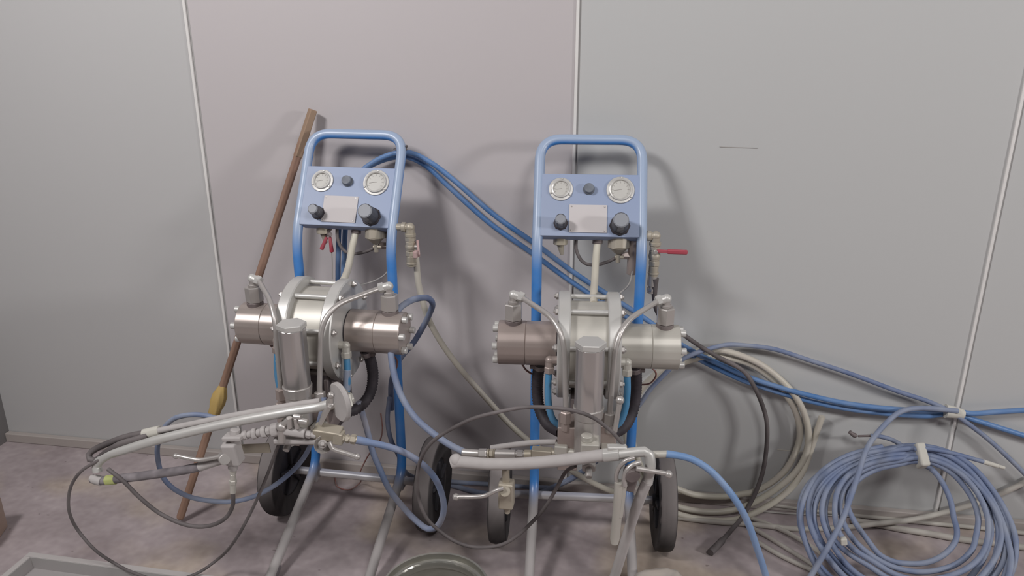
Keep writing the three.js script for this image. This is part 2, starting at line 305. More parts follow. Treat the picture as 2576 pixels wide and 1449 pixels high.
  part('outlet_nut', [hex([0.004, 0.528, 0.405], [0.004, 0.514, 0.445], 0.018), rod([0.004, 0.516, 0.44], [0.004, 0.502, 0.462], 0.0085)], M.steel, t);
  if (kind === 2) part('drain_lever', [rod([0.066, 0.57, 0.365], [0.074, 0.646, 0.362], 0.0062), ball([0.075, 0.654, 0.362], 0.0105)], M.steel, t);
  // --- instrument panel on the leaning handle
  const tilt = [-30.6 * R, 0, 0];
  const pv = 0.128;
  part('control_panel', [box(PANEL(0, pv, 0.010), [0.268, 0.178, 0.004], 0.0015, tilt), box(PANEL(0, pv - 0.088, -0.008), [0.262, 0.003, 0.034], 0.001, tilt), box(PANEL(-0.132, pv, 0.0), [0.004, 0.178, 0.02], 0.001, tilt), box(PANEL(0.132, pv, 0.0), [0.004, 0.178, 0.02], 0.001, tilt)], M.panel, t, 'pale blue sheet metal instrument panel');
  const on = (u, v, n0, n1) => [PANEL(u, v, n0), PANEL(u, v, n1)];
  for (const [u, v, R1, R0] of [[-0.081, 0.172, 0.0335, 0.0215], [0.082, 0.172, 0.0385, 0.0272]]) {
    const [p, q] = on(u, v, 0.011, 1);
    const g = part('gauge', [lathe([[R0, 0.002], [R1 - 0.001, 0.002], [R1, 0.003], [R1 - 0.001, 0.0045], [R0 + 0.005, 0.0055], [R0 + 0.0038, 0.0105], [R0 + 0.0006, 0.0115], [R0 - 0.0006, 0.0105], [R0 - 0.001, 0.004], [R0, 0.002]], p, q, 48, 0.4)], M.alu, t, 'round pressure gauge with a steel rim');
    part('dial_face', [rod(PANEL(u, v, 0.0125), PANEL(u, v, 0.0175), R0 + 0.0005, { seg: 40 })], M.dial, g, 'pale gauge dial');
    const tk = []; for (let k = 0; k < 9; k++) { const q2 = (-120 + 30 * k) * R; tk.push(box([0, R0 * 0.78, 0], [0.0009, R0 * 0.2, 0.0006], 0.0002).rotateZ(-q2).rotateX(-30.6 * R).translate(...PANEL(u, v, 0.0178))); }
    tk.push(box([0, R0 * 0.28, 0], [0.0014, R0 * 0.85, 0.0007], 0.0003).rotateZ(100 * R).rotateX(-30.6 * R).translate(...PANEL(u, v, 0.018)));
    part('dial_marks', tk, M.wire, g);
    for (let k = 0; k < 3; k++) { const q2 = (5 + 120 * k) * R, rr = (R0 + R1) / 2 + 0.002; part('screw', [rod(...on(u + Math.sin(q2) * rr, v + Math.cos(q2) * rr, 0.014, 0.0195), 0.0028, { seg: 12 })], M.alu, g); }
  }
  part('button', [rod(...on(-0.004, 0.173, 0.011, 0.028), 0.0135), rod(...on(-0.004, 0.173, 0.011, 0.016), 0.016)], mat([0.10, 0.11, 0.13], { amt: 0.8, dust: [0.20, 0.22, 0.26] }), t, 'grey round button');
  for (const [u, v, kr, kl] of [[-0.079, 0.074, 0.0165, 0.046], [0.081, 0.070, 0.0235, 0.060]]) {
    const k = part('regulator_knob', [rod(...on(u, v, 0.014, 0.012 + kl * 0.6), kr, { r2: kr * 0.93, seg: 16 }), rod(...on(u, v, 0.012 + kl * 0.55, 0.012 + kl), kr * 0.96, { r2: kr * 0.9, seg: 16, b: 0.003 })], M.knob, t, 'black plastic pressure regulator knob');
    part('lock_ring', [rod(...on(u, v, 0.011, 0.019), kr * 1.22, { seg: 8, b: 0.002 })], M.black, k);
  }
  const su = kind === 1 ? -0.016 : -0.005;
  const np = part('name_plate', [box(PANEL(su, 0.0885, 0.014), [0.103, 0.079, 0.002], 0.0008, tilt)], M.plate, t, 'worn blank metal plate');
  for (const [u, v] of [[0.045, 0.034], [-0.045, -0.034], [-0.045, 0.034], [0.045, -0.034]]) part('rivet', [rod(...on(su + u, 0.0885 + v, 0.0145, 0.0165), 0.0022, { seg: 12 })], M.steel, np);
  // regulators and plumbing under the panel
  part('regulator_body', [rod([0.082, 0.965, -0.055], [0.082, 0.915, -0.045], 0.030), rod([0.082, 0.92, -0.045], [0.082, 0.90, -0.045], 0.03, { r2: 0.012 }), rod([0.082, 0.905, -0.045], [0.082, 0.872, -0.045], 0.0065), rod([0.073, 0.888, -0.045], [0.098, 0.888, -0.045], 0.005)], M.brass, t);
  part('small_regulator', [rod([-0.079, 0.96, -0.055], [-0.079, 0.92, -0.05], 0.02), rod([-0.079, 0.92, -0.05], [-0.074, 0.89, -0.05], 0.010, { r2: 0.005 })], M.brass, t);
  part('air_manifold', [rod([0.122, 0.965, -0.06], [0.122, 0.835, -0.06], 0.0135), hex([0.088, 0.889, -0.06], [0.118, 0.889, -0.06], 0.011)], M.brown, t);
  const rx = kind === 1 ? 0.03 : 0;
  part('riser_hose', [sweep([[0.024, 0.935, -0.05], [0.020, 0.895, -0.02], [0.016 + rx * 0.5, 0.85, 0.05], [0.012 + rx, 0.835, 0.12], [0.012 + rx, 0.823, 0.16]], 0.0098)], M.cream, t, 'translucent cream air hose');
  part('hose_stub', [rod([0.024, 0.955, -0.055], [0.0235, 0.925, -0.045], 0.014)], M.darkmetal, t);
  part('pilot_hose', [sweep([[-0.035, 0.945, -0.05], [-0.034, 0.905, -0.045], [-0.015, 0.873, -0.04], [0.01, 0.865, -0.04], [0.05, 0.872, -0.045], [0.088, 0.889, -0.06]], 0.0048)], M.cable, t, 'thin dark pilot hose');
  part('thin_wire', [sweep([[0.124, 0.85, -0.05], [0.115, 0.815, -0.03], [0.09, 0.80, 0.0], [0.055, 0.80, 0.05], [0.03, 0.82, 0.12]], 0.0022, { seg: 8 })], M.wire, t);
  part('ground_wire', [sweep([[0.150, 0.66, 0.15], [0.185, 0.62, 0.13], [0.175, 0.575, 0.10], [0.145, 0.55, 0.06]], 0.0024, { seg: 8 }), sweep([[-0.175, 0.66, 0.17], [-0.16, 0.625, 0.15], [-0.135, 0.60, 0.13]], 0.0026, { seg: 8 })], M.copper, t, 'thin rusty red wire');
  // shut-off valve on the right-hand side of the handle
  const vx = kind === 1 ? 0.192 : 0.180, vz = -0.03;
  part('valve_elbow', [rod([a, 0.955, vz + 0.004], [vx, 0.955, vz], 0.0105), rod([vx - 0.024, 0.955, vz], [vx - 0.012, 0.955, vz], 0.014), ball([vx, 0.955, vz], 0.0135), rod([vx, 0.955, vz], [vx, 0.932, vz], 0.0125), rod([vx, 0.938, vz], [vx, 0.928, vz], 0.016)], M.brass, t);
  part('ball_valve', [hex([vx, 0.928, vz], [vx, 0.914, vz], 0.0155), rod([vx, 0.914, vz], [vx, 0.888, vz], 0.015), ball([vx, 0.898, vz], 0.0165), hex([vx, 0.886, vz], [vx, 0.870, vz], 0.0155), rod([vx, 0.870, vz], [vx - 0.001, 0.840, vz], 0.0135), rod([vx, 0.852, vz], [vx, 0.846, vz], 0.0155)], M.brass, t);
  if (kind === 1) {
    part('valve_stem', [rod([vx, 0.9, vz], [vx + 0.024, 0.9, vz + 0.006], 0.006)], M.steel, t);
    part('valve_lever', [box([vx + 0.028, 0.900, vz + 0.02], [0.007, 0.012, 0.06], 0.002, [0.5, 0.35, 0]), box([vx + 0.028, 0.89, vz + 0.045], [0.012, 0.02, 0.02], 0.003)], M.pink, t, 'dusty pink valve lever');
  } else {
    part('valve_stem', [rod([vx, 0.915, vz], [vx, 0.915, vz + 0.024], 0.006)], M.steel, t);
    part('valve_lever', [box([vx + 0.034, 0.917, vz + 0.02], [0.06, 0.009, 0.006], 0.002, [0, -0.1, 0.0]), box([vx + 0.058, 0.917, vz + 0.0215], [0.055, 0.013, 0.009], 0.004, [0, -0.05, 0])], M.red, t, 'long red valve lever');
    part('quick_coupling', [rod([vx - 0.001, 0.842, vz], [vx - 0.003, 0.812, vz], 0.0135), rod([vx - 0.003, 0.812, vz], [vx - 0.004, 0.79, vz], 0.010), hex([vx - 0.003, 0.806, vz], [vx - 0.004, 0.796, vz], 0.0125)], M.steel, t);
  }
  t.userData.group = 'blue paint pump carts';
  return t;
}
const cart1 = pumpCart('left blue pump cart with a dusty pink valve lever beside its handle', [-0.8104, 0, 0.245], -0.0166, 1);
const cart2 = pumpCart('right pump cart, blue frame facing forward, with long red valve lever', [-0.1074, 0, 0.2491], 0.0808, 2);
// the left pump carries a round drain hand wheel at its outlet
{
  const at = (d) => [0.100 + 0.65 * d, 0.586, 0.350 - 0.76 * d];
  const w = part('hand_wheel', [lathe([[0, 0], [0.048, 0], [0.052, 0.003], [0.052, 0.011], [0.046, 0.015], [0, 0.015]], at(0), at(1), 48)], M.dusty, cart1, 'round dusty hand wheel seen nearly edge on');
  part('wheel_nut', [hex(at(0.014), at(0.030), 0.030), rod(at(0.028), at(0.040), 0.017), rod([0.06, 0.56, 0.33], at(0.03), 0.012)], M.pale, w);
}

// ---------------------------------------------------------------- hoses
const GROUPS = { blue_hose: 'blue air hoses', white_hose: 'off-white hoses on the floor', paint_hose: 'blue paint hoses of the spray guns', black_cable: 'thin dark cables of the spray guns', copper_wire: 'thin loose wires' };
function hose(name, label, pts, r, m, cat = 'hose', o = {}) { return tag(part(name, [sweep(pts, r, o)], m, scene), label, cat, GROUPS[name]); }
// --- the two blue hoses that come up behind the left cart, over its handle and sag to the right along the wall
const pairA = [[-0.8691, 0.7162, 0.13], [-0.8589, 0.8354, 0.12], [-0.85, 0.9553, 0.1], [-0.8311, 1.0575, 0.06], [-0.779, 1.1042, 0.05], [-0.7154, 1.1332, 0.05], [-0.66, 1.1393, 0.05], [-0.5954, 1.1094, 0.045], [-0.5299, 1.0612, 0.045], [-0.404, 0.9565, 0.045], [-0.2827, 0.875, 0.045], [-0.1665, 0.7914, 0.045], [-0.056, 0.7221, 0.045], [0.0613, 0.6502, 0.045], [0.1599, 0.5806, 0.045], [0.2231, 0.5466, 0.045], [0.3017, 0.5123, 0.045], [0.3789, 0.4806, 0.045], [0.4564, 0.457, 0.045], [0.5698, 0.4309, 0.045], [0.6814, 0.413, 0.045], [0.823, 0.4058, 0.045], [0.9193, 0.4085, 0.04], [0.9724, 0.4129, 0.035], [1.0292, 0.4017, 0.03], [1.1063, 0.4108, 0.025], [1.1906, 0.4243, 0.025], [1.4576, 0.4604, 0.025], [1.7133, 0.4561, 0.025]];
const pairB = [[-0.8887, 0.7116, 0.12], [-0.8821, 0.8314, 0.11], [-0.8743, 0.952, 0.09], [-0.8524, 1.0498, 0.055], [-0.7911, 1.0929, 0.035], [-0.7224, 1.1192, 0.03], [-0.669, 1.1217, 0.03], [-0.6122, 1.0945, 0.03], [-0.5524, 1.0408, 0.03], [-0.4253, 0.9299, 0.03], [-0.3003, 0.845, 0.03], [-0.1817, 0.7617, 0.03], [-0.0674, 0.6891, 0.03], [0.0509, 0.6216, 0.03], [0.162, 0.5599, 0.03], [0.2258, 0.5243, 0.03], [0.3054, 0.487, 0.03], [0.3833, 0.455, 0.03], [0.4613, 0.4325, 0.03], [0.5759, 0.4049, 0.03], [0.6883, 0.3883, 0.03], [0.8164, 0.3813, 0.03], [0.9209, 0.3847, 0.03], [0.979, 0.3949, 0.025], [1.0485, 0.3767, 0.02], [1.13, 0.3542, 0.02], [1.2112, 0.3318, 0.02], [1.5094, 0.2517, 0.02], [1.8072, 0.1182, 0.02]];
hose('blue_hose', 'upper of two blue air hoses running from left handle down along wall', pairA, 0.0079, M.hoseclean, 'hose');
hose('blue_hose', 'lower of two blue air hoses running from left handle down along wall', pairB, 0.0079, M.hoseclean, 'hose');
const pairC = [[-0.2268, 0.0206, 0.05], [-0.1465, 0.083, 0.07], [-0.0821, 0.1602, 0.1], [-0.0347, 0.2432, 0.13], [-0.005, 0.2993, 0.13], [0.0195, 0.3498, 0.13], [0.0586, 0.4088, 0.13], [0.0827, 0.4487, 0.12], [0.1248, 0.5015, 0.11], [0.1604, 0.5376, 0.1], [0.1969, 0.5592, 0.09], [0.2305, 0.5714, 0.08], [0.2644, 0.5756, 0.06], [0.3104, 0.5806, 0.04], [0.3645, 0.5774, 0.03], [0.4466, 0.5711, 0.03], [0.5597, 0.5397, 0.03], [0.6723, 0.5071, 0.03], [0.8195, 0.4577, 0.03], [0.9136, 0.4294, 0.03], [0.9694, 0.4099, 0.045], [1.0189, 0.3769, 0.04], [1.0871, 0.3264, 0.03], [1.1528, 0.2712, 0.03], [1.2476, 0.1837, 0.03], [1.3895, 0.0359, 0.03]];
hose('blue_hose', 'blue hose rising behind right pump and arching above the others to the tape joint', pairC, 0.0070, M.hose);
hose('blue_hose', 'long blue hose hanging in a loop from the tape joint across the coil', [[0.984, 0.419, 0.055], [0.9399, 0.4207, 0.055], [0.8738, 0.4192, 0.055], [0.8205, 0.4107, 0.07], [0.7563, 0.3742, 0.12], [0.707, 0.3383, 0.18], [0.6797, 0.2875, 0.23], [0.6526, 0.2387, 0.28], [0.6205, 0.1983, 0.34], [0.5811, 0.1498, 0.39], [0.539, 0.0871, 0.43], [0.5012, 0.0364, 0.47]], 0.0078, M.hose);
tag(part('tape_wrap', [sweep([[0.9558, 0.4089, 0.04], [0.9716, 0.4075, 0.04], [0.991, 0.4036, 0.037], [1.0072, 0.3993, 0.034]], (u) => 0.0205 - 0.006 * u, { seg: 20, per: 12 })], M.tape, scene), 'white tape wrap binding the blue hoses against the wall', 'tape');
tag(part('cable_tie', [new THREE.TorusGeometry(0.0175, 0.0024, 8, 30).rotateX(80 * R).rotateZ(-0.25).translate(...[-0.6767, 1.1509, 0.09]), rod([-0.6577, 1.1587, 0.1], [-0.6499, 1.1687, 0.105], 0.0035), rod([-0.6576, 1.161, 0.1], [-0.6517, 1.155, 0.105], 0.003)], M.cable, scene), 'dark knotted tie around the top right bend of left handle', 'tie');
// dark hose end clips and red handled clamp under the left panel
{
  const t = thing('spring_clamp', 'small spring clamp with two red handles hanging under the left panel', 'clamp', [-0.8738, 0.9185, 0.2]);
  const o = [-0.8738, 0.9185, 0.2], L = (p) => p.map((v, i) => v - o[i]);
  part('hinge', [rod(L([-0.8829, 0.9155, 0.19]), L([-0.8598, 0.9217, 0.21]), 0.006), rod(L([-0.8726, 0.9185, 0.2]), L([-0.8677, 0.9343, 0.2]), 0.005)], M.darkmetal, t);
  part('jaw', [sweep([[-0.8721, 0.9246, 0.2], [-0.8919, 0.9357, 0.2], [-0.9103, 0.9493, 0.2]].map(L), 0.0045), sweep([[-0.8681, 0.9283, 0.2], [-0.8572, 0.9431, 0.2]].map(L), 0.004)], M.darkmetal, t);
  part('handle', [rod(L([-0.877, 0.9099, 0.2]), L([-0.896, 0.8728, 0.2]), 0.0045, { r2: 0.0062 })], M.red, t);
  part('handle', [rod(L([-0.867, 0.9116, 0.2]), L([-0.8646, 0.8657, 0.2]), 0.0045, { r2: 0.0062 })], M.red, t);
  part('cord', [sweep([[-0.8656, 0.8681, 0.2], [-0.8664, 0.8276, 0.2], [-0.87, 0.7816, 0.2]].map(L), 0.0018, { seg: 8 })], M.wire, t);
}
// cream hoses
hose('cream_hose', 'cream air hose curving from left valve down behind the right cart', [[-0.608, 0.8716, 0.205], [-0.6067, 0.8452, 0.205], [-0.6048, 0.7792, 0.2], [-0.5854, 0.6666, 0.18], [-0.5528, 0.5722, 0.15], [-0.5017, 0.4752, 0.12], [-0.4178, 0.3607, 0.1], [-0.3488, 0.2755, 0.09], [-0.2836, 0.2202, 0.09], [-0.2107, 0.1772, 0.1], [-0.1446, 0.1383, 0.11], [-0.0795, 0.1019, 0.11], [-0.0083, 0.067, 0.1], [0.0629, 0.0401, 0.08]], 0.0092, M.cream);
const creamCoil = [[0.1877, 0.0825, 0.07], [0.2415, 0.0591, 0.06], [0.2959, 0.0492, 0.05], [0.3469, 0.0545, 0.05], [0.3976, 0.0655, 0.045], [0.4348, 0.0783, 0.045], [0.4827, 0.111, 0.04], [0.5246, 0.1603, 0.035], [0.5488, 0.2215, 0.03], [0.557, 0.2831, 0.025], [0.5377, 0.3581, 0.025], [0.4973, 0.4233, 0.025], [0.4445, 0.476, 0.025], [0.3879, 0.5121, 0.025], [0.3271, 0.5291, 0.025], [0.2667, 0.5351, 0.03], [0.2081, 0.519, 0.03], [0.1615, 0.4955, 0.03], [0.1029, 0.4572, 0.03], [0.0567, 0.3983, 0.03], [0.0357, 0.3189, 0.03], [0.0431, 0.2241, 0.04], [0.077, 0.1363, 0.06], [0.132, 0.0579, 0.08], [0.1903, 0.0303, 0.09], [0.2426, 0.0195, 0.09], [0.2959, 0.0144, 0.085], [0.347, 0.0195, 0.08], [0.3851, 0.0292, 0.075], [0.4338, 0.0548, 0.07], [0.4942, 0.1002, 0.06], [0.5508, 0.1621, 0.05], [0.5766, 0.2259, 0.045], [0.579, 0.2936, 0.04], [0.5609, 0.3601, 0.038], [0.5243, 0.4238, 0.038], [0.4689, 0.4813, 0.038], [0.4085, 0.5234, 0.038], [0.3355, 0.5513, 0.038], [0.2758, 0.5604, 0.038], [0.2173, 0.5498, 0.038], [0.1597, 0.5183, 0.036], [0.0909, 0.4513, 0.034], [0.0335, 0.3634, 0.034], [0.02, 0.2567, 0.05], [0.0574, 0.1468, 0.08], [0.1255, 0.0519, 0.11], [0.1896, 0.0225, 0.12], [0.2676, 0.009, 0.1203], [0.3442, 0.009, 0.1166], [0.3971, 0.009, 0.0935], [0.4347, 0.0251, 0.085], [0.4964, 0.0645, 0.07], [0.5425, 0.1125, 0.06], [0.5749, 0.1717, 0.05], [0.5932, 0.2428, 0.035], [0.6045, 0.3042, 0.03], [0.6138, 0.3564, 0.028]];
hose('cream_hose_coil', 'cream plastic hose coiled in wide rings against wall beside right wheel', creamCoil, 0.0098, M.cream, 'hose', { per: 620 });
hose('grey_hose', 'grey air hose running from red lever valve down right to a dark end on floor', [[0.0749, 0.8356, 0.21], [0.0757, 0.7873, 0.205], [0.0831, 0.7408, 0.19], [0.1027, 0.7006, 0.17], [0.1519, 0.6494, 0.12], [0.2163, 0.5954, 0.09], [0.2758, 0.5577, 0.08], [0.3343, 0.526, 0.07], [0.3674, 0.501, 0.065], [0.3983, 0.4544, 0.06], [0.4225, 0.4067, 0.055], [0.4434, 0.3524, 0.055], [0.4515, 0.3088, 0.055], [0.4548, 0.246, 0.06], [0.4513, 0.1674, 0.065], [0.4378, 0.1071, 0.075], [0.4184, 0.0608, 0.09], [0.3974, 0.0251, 0.11], [0.3593, 0.02, 0.1728], [0.3218, 0.014, 0.2316], [0.2842, 0.013, 0.289]], (u) => u > 0.94 ? 0.0105 : u < 0.05 ? 0.0105 - u * 0.07 : 0.0068, M.cable);
// blue paint hose of the right gun: loops up from the gun to the left pump
{
  const t = thing('paint_hose', 'blue paint hose looping from right gun fittings up past the left pump', 'hose', undefined, 0, GROUPS.paint_hose);
  part('hose', [sweep([[-0.3846, 0.4743, 0.6], [-0.4305, 0.4814, 0.58], [-0.4842, 0.5035, 0.56], [-0.5373, 0.5292, 0.53], [-0.5817, 0.5803, 0.5], [-0.6089, 0.657, 0.47], [-0.6167, 0.7258, 0.43], [-0.6059, 0.7722, 0.4], [-0.586, 0.7841, 0.36], [-0.5692, 0.7802, 0.32], [-0.5564, 0.7668, 0.28], [-0.554, 0.7357, 0.24], [-0.5784, 0.681, 0.2], [-0.6134, 0.6185, 0.17], [-0.6406, 0.5746, 0.16], [-0.6878, 0.5139, 0.16], [-0.7107, 0.4468, 0.18], [-0.7158, 0.3495, 0.18]], 0.0088)], M.hose, t);
  part('ferrule', [rod([-0.3914, 0.4748, 0.602], [-0.3467, 0.4773, 0.605], 0.0098), hex([-0.3487, 0.4771, 0.605], [-0.3263, 0.4792, 0.605], 0.0125)], M.steel, t);
  part('brass_ring', [rod([-0.3252, 0.4793, 0.605], [-0.3212, 0.4797, 0.605], 0.0125), hex([-0.3212, 0.4797, 0.605], [-0.309, 0.4809, 0.605], 0.0115), rod([-0.309, 0.4809, 0.605], [-0.3059, 0.4811, 0.605], 0.0125)], M.brass, t);
  part('sleeve', [rod([-0.306, 0.48, 0.605], [-0.2545, 0.4837, 0.605], 0.0115, { seg: 20 }), hex([-0.2515, 0.4851, 0.605], [-0.2344, 0.4856, 0.605], 0.0105), rod([-0.2555, 0.4847, 0.605], [-0.2304, 0.486, 0.605], 0.008)], M.steel, t);
  part('valve_body', [rod([-0.2324, 0.4858, 0.605], [-0.2135, 0.4876, 0.605], 0.0115), box([-0.1886, 0.4933, 0.605], [0.050, 0.026, 0.026], 0.003), rod([-0.1639, 0.4956, 0.605], [-0.154, 0.4965, 0.605], 0.012)], M.brass, t);
  part('swivel_cap', [box([-0.1405, 0.5101, 0.605], [0.033, 0.026, 0.026], 0.005), rod([-0.1266, 0.5035, 0.605], [-0.091, 0.5043, 0.61], 0.0095), rod([-0.091, 0.5043, 0.61], [-0.0749, 0.5062, 0.62], 0.0085)], M.pale, t);
  part('return_pipe', [sweep([[-0.3274, 0.4629, 0.55], [-0.2598, 0.4796, 0.55], [-0.2073, 0.4959, 0.56], [-0.1558, 0.5075, 0.57]], 0.0075)], M.dusty, t);
}
hose('blue_hose', 'faded blue hose draped behind the left cart beside its right leg', [[-0.7132, 0.4016, 0.2], [-0.7242, 0.3173, 0.2], [-0.7149, 0.2472, 0.2], [-0.6948, 0.1854, 0.19], [-0.6832, 0.1289, 0.18], [-0.6524, 0.0513, 0.1], [-0.5526, 0.0249, 0.06], [-0.4305, 0.0215, 0.05], [-0.2942, 0.0245, 0.05], [-0.2001, 0.0295, 0.05]], 0.0075, M.hose);
hose('blue_hose', 'dark blue hose lying on floor behind the left wheel and right cart', [[-0.6892, 0.0363, 0.07], [-0.553, 0.0092, 0.06], [-0.4651, 0.009, 0.0842], [-0.3563, 0.009, 0.0858], [-0.2661, 0.009, 0.0575], [-0.1732, 0.0633, 0.06], [-0.1016, 0.1312, 0.08]], 0.0085, M.hose);
// floor strands at the right
hose('white_hose', 'off-white hose lying along foot of wall and rising behind the coil', [[0.178, 0.009, 0.1217], [0.3015, 0.009, 0.1276], [0.4361, 0.009, 0.1229], [0.556, 0.009, 0.1245], [0.7031, 0.0125, 0.1], [0.7974, 0.0292, 0.09], [0.9103, 0.0352, 0.06], [1.0216, 0.0557, 0.03], [1.1007, 0.0865, 0.02], [1.1696, 0.1264, 0.015], [1.2531, 0.1908, 0.014]], 0.0085, M.whitehose);
hose('white_hose', 'thick off-white hose on floor running right through the blue coil', [[0.7378, 0.012, 0.0545], [0.8073, 0.011, 0.063], [0.8739, 0.011, 0.077], [0.9521, 0.011, 0.0868], [1.0493, 0.011, 0.103], [1.1371, 0.011, 0.1084], [1.2555, 0.011, 0.1163]], 0.0098, M.whitehose);
hose('white_hose', 'off-white hose fanning from cream coil, uppermost of three toward the blue coil', [[0.4168, 0.009, 0.084], [0.4739, 0.009, 0.1128], [0.5333, 0.009, 0.1522], [0.6056, 0.009, 0.2293], [0.6484, 0.009, 0.2895], [0.6943, 0.009, 0.367]], 0.0072, M.whitehose);
hose('white_hose', 'off-white hose fanning from cream coil, middle of three toward the blue coil', [[0.3886, 0.009, 0.1138], [0.4381, 0.009, 0.1532], [0.5144, 0.009, 0.2288], [0.5799, 0.009, 0.3003], [0.6302, 0.009, 0.369]], 0.0066, M.whitehose);
hose('white_hose', 'off-white hose fanning from cream coil, lowest of three toward the blue coil', [[0.4252, 0.009, 0.2047], [0.4861, 0.009, 0.2612], [0.546, 0.009, 0.3039], [0.5907, 0.009, 0.3281], [0.6433, 0.009, 0.3586]], 0.0072, M.whitehose);
hose('copper_wire', 'thin copper wire lying across floor behind the blue coil', [[0.4472, 0.006, 0.0425], [0.5592, 0.006, 0.0401], [0.6714, 0.006, 0.031], [0.8188, 0.006, 0.0227], [0.9756, 0.006, 0.0169]], 0.003, M.wire, 'wire', { seg: 8 });
hose('pipe_rail', 'thin grey pipe on floor along foot of wall behind the coil', [[0.4864, 0.0206, 0.02], [0.6977, 0.0103, 0.02], [0.9363, 0.009, 0.0273], [1.145, 0.009, 0.0315], [1.2902, 0.009, 0.0387]], 0.007, M.whitehose, 'pipe', { seg: 10 });
// --- the big coil of blue hose leaning on the wall at the right
{
  const t = thing('blue_hose_coil', 'large coil of dusty blue hose leaning on wall at far right', 'hose coil');
  const loops = [[0.681, 0.939, 0.359], [0.665, 1.014, 0.363], [0.638, 1.026, 0.394], [0.615, 1.049, 0.418], [0.597, 1.058, 0.439], [0.585, 1.065, 0.455], [0.568, 1.072, 0.471], [0.556, 1.077, 0.487], [0.544, 1.086, 0.502], [0.529, 1.102, 0.517]];
  const tapeX = 0.895, pts = [];
  const E = [0, -0.646, 0.763], Nn = [0, 0.763, 0.646];
  const put = (x, s, n) => { const y = 0.302 + E[1] * s + Nn[1] * n, z = 0.05 + E[2] * s + Nn[2] * n; return [x, Math.max(y, 0.009 + Math.max(0, n) * 0.8), Math.max(z, 0.012)]; };
  const P0 = put(0, 0, 0);
  loops.forEach(([l, r, b], k) => {
    const nx = loops[Math.min(k + 1, loops.length - 1)];
    for (let i = 0; i < 20; i++) {
      const u = i / 20, q = u * Math.PI * 2, l2 = l + (nx[0] - l) * u, r2 = r + (nx[1] - r) * u, b2 = b + (nx[2] - b) * u;
      const cx = (l2 + r2) / 2, rx = (r2 - l2) / 2, top = 0.070 - 0.0058 * k, w = ((1 + Math.cos(q)) / 2);
      pts.push(put(cx + Math.sin(q) * rx + (tapeX - cx) * w ** 6 * 0.8 + 0.034 * N3(k * 2.3, i * 0.3, 1) * (1 - w), top + (b2 - top) * (1 - Math.cos(q)) / 2 + 0.03 * N3(k * 3.1, i * 0.3, 9) * (1 - w), 0.006 + 0.05 * Math.abs(N3(k * 1.7 + 5, i * 0.22, 4)) * (1 - w * 0.7) + (k * 7 % 5) * 0.005));
    }
  });
  part('hose', [sweep(pts, 0.0078, { per: 1500, seg: 12 })], M.hose, t);
  part('hose_end', [sweep([[0.8666, 0.3062, 0.1], [0.8913, 0.3141, 0.105], [0.9167, 0.3138, 0.105], [0.9774, 0.3018, 0.1], [1.0253, 0.2885, 0.095], [1.0676, 0.2761, 0.09]], 0.0066)], M.hose, t);
  part('spray_tip', [rod([1.0642, 0.2771, 0.09], [1.1119, 0.2631, 0.086], 0.0072, { r2: 0.0062 }), rod([1.1119, 0.2631, 0.086], [1.13, 0.2582, 0.084], 0.0058, { r2: 0.005 })], M.tape, t, 'white hose end fitting');
  part('hose_end', [sweep([[0.8941, 0.2668, 0.075], [0.8559, 0.2903, 0.07], [0.8163, 0.3096, 0.06], [0.7844, 0.3133, 0.05], [0.7574, 0.3109, 0.045]], 0.0068)], M.hose, t);
  part('hook_end', [rod([0.762, 0.3113, 0.045], [0.7212, 0.3063, 0.045], 0.0035), ball([0.7117, 0.3082, 0.045], 0.0075), rod([0.712, 0.3054, 0.045], [0.6951, 0.3191, 0.045], 0.006)], M.darkmetal, t, 'dark bent hose end');
  part('tape', [box([0.8858, 0.2888, 0.104], [0.027, 0.070, 0.05], 0.007, [-0.75, 0, 0.15])], M.tape, t, 'white tape wrap round the coil');
  part('tape_label', [box([0.6268, 0.1471, 0.36], [0.018, 0.022, 0.016], 0.004, [0, 0, 0.2])], M.tape, t);
}
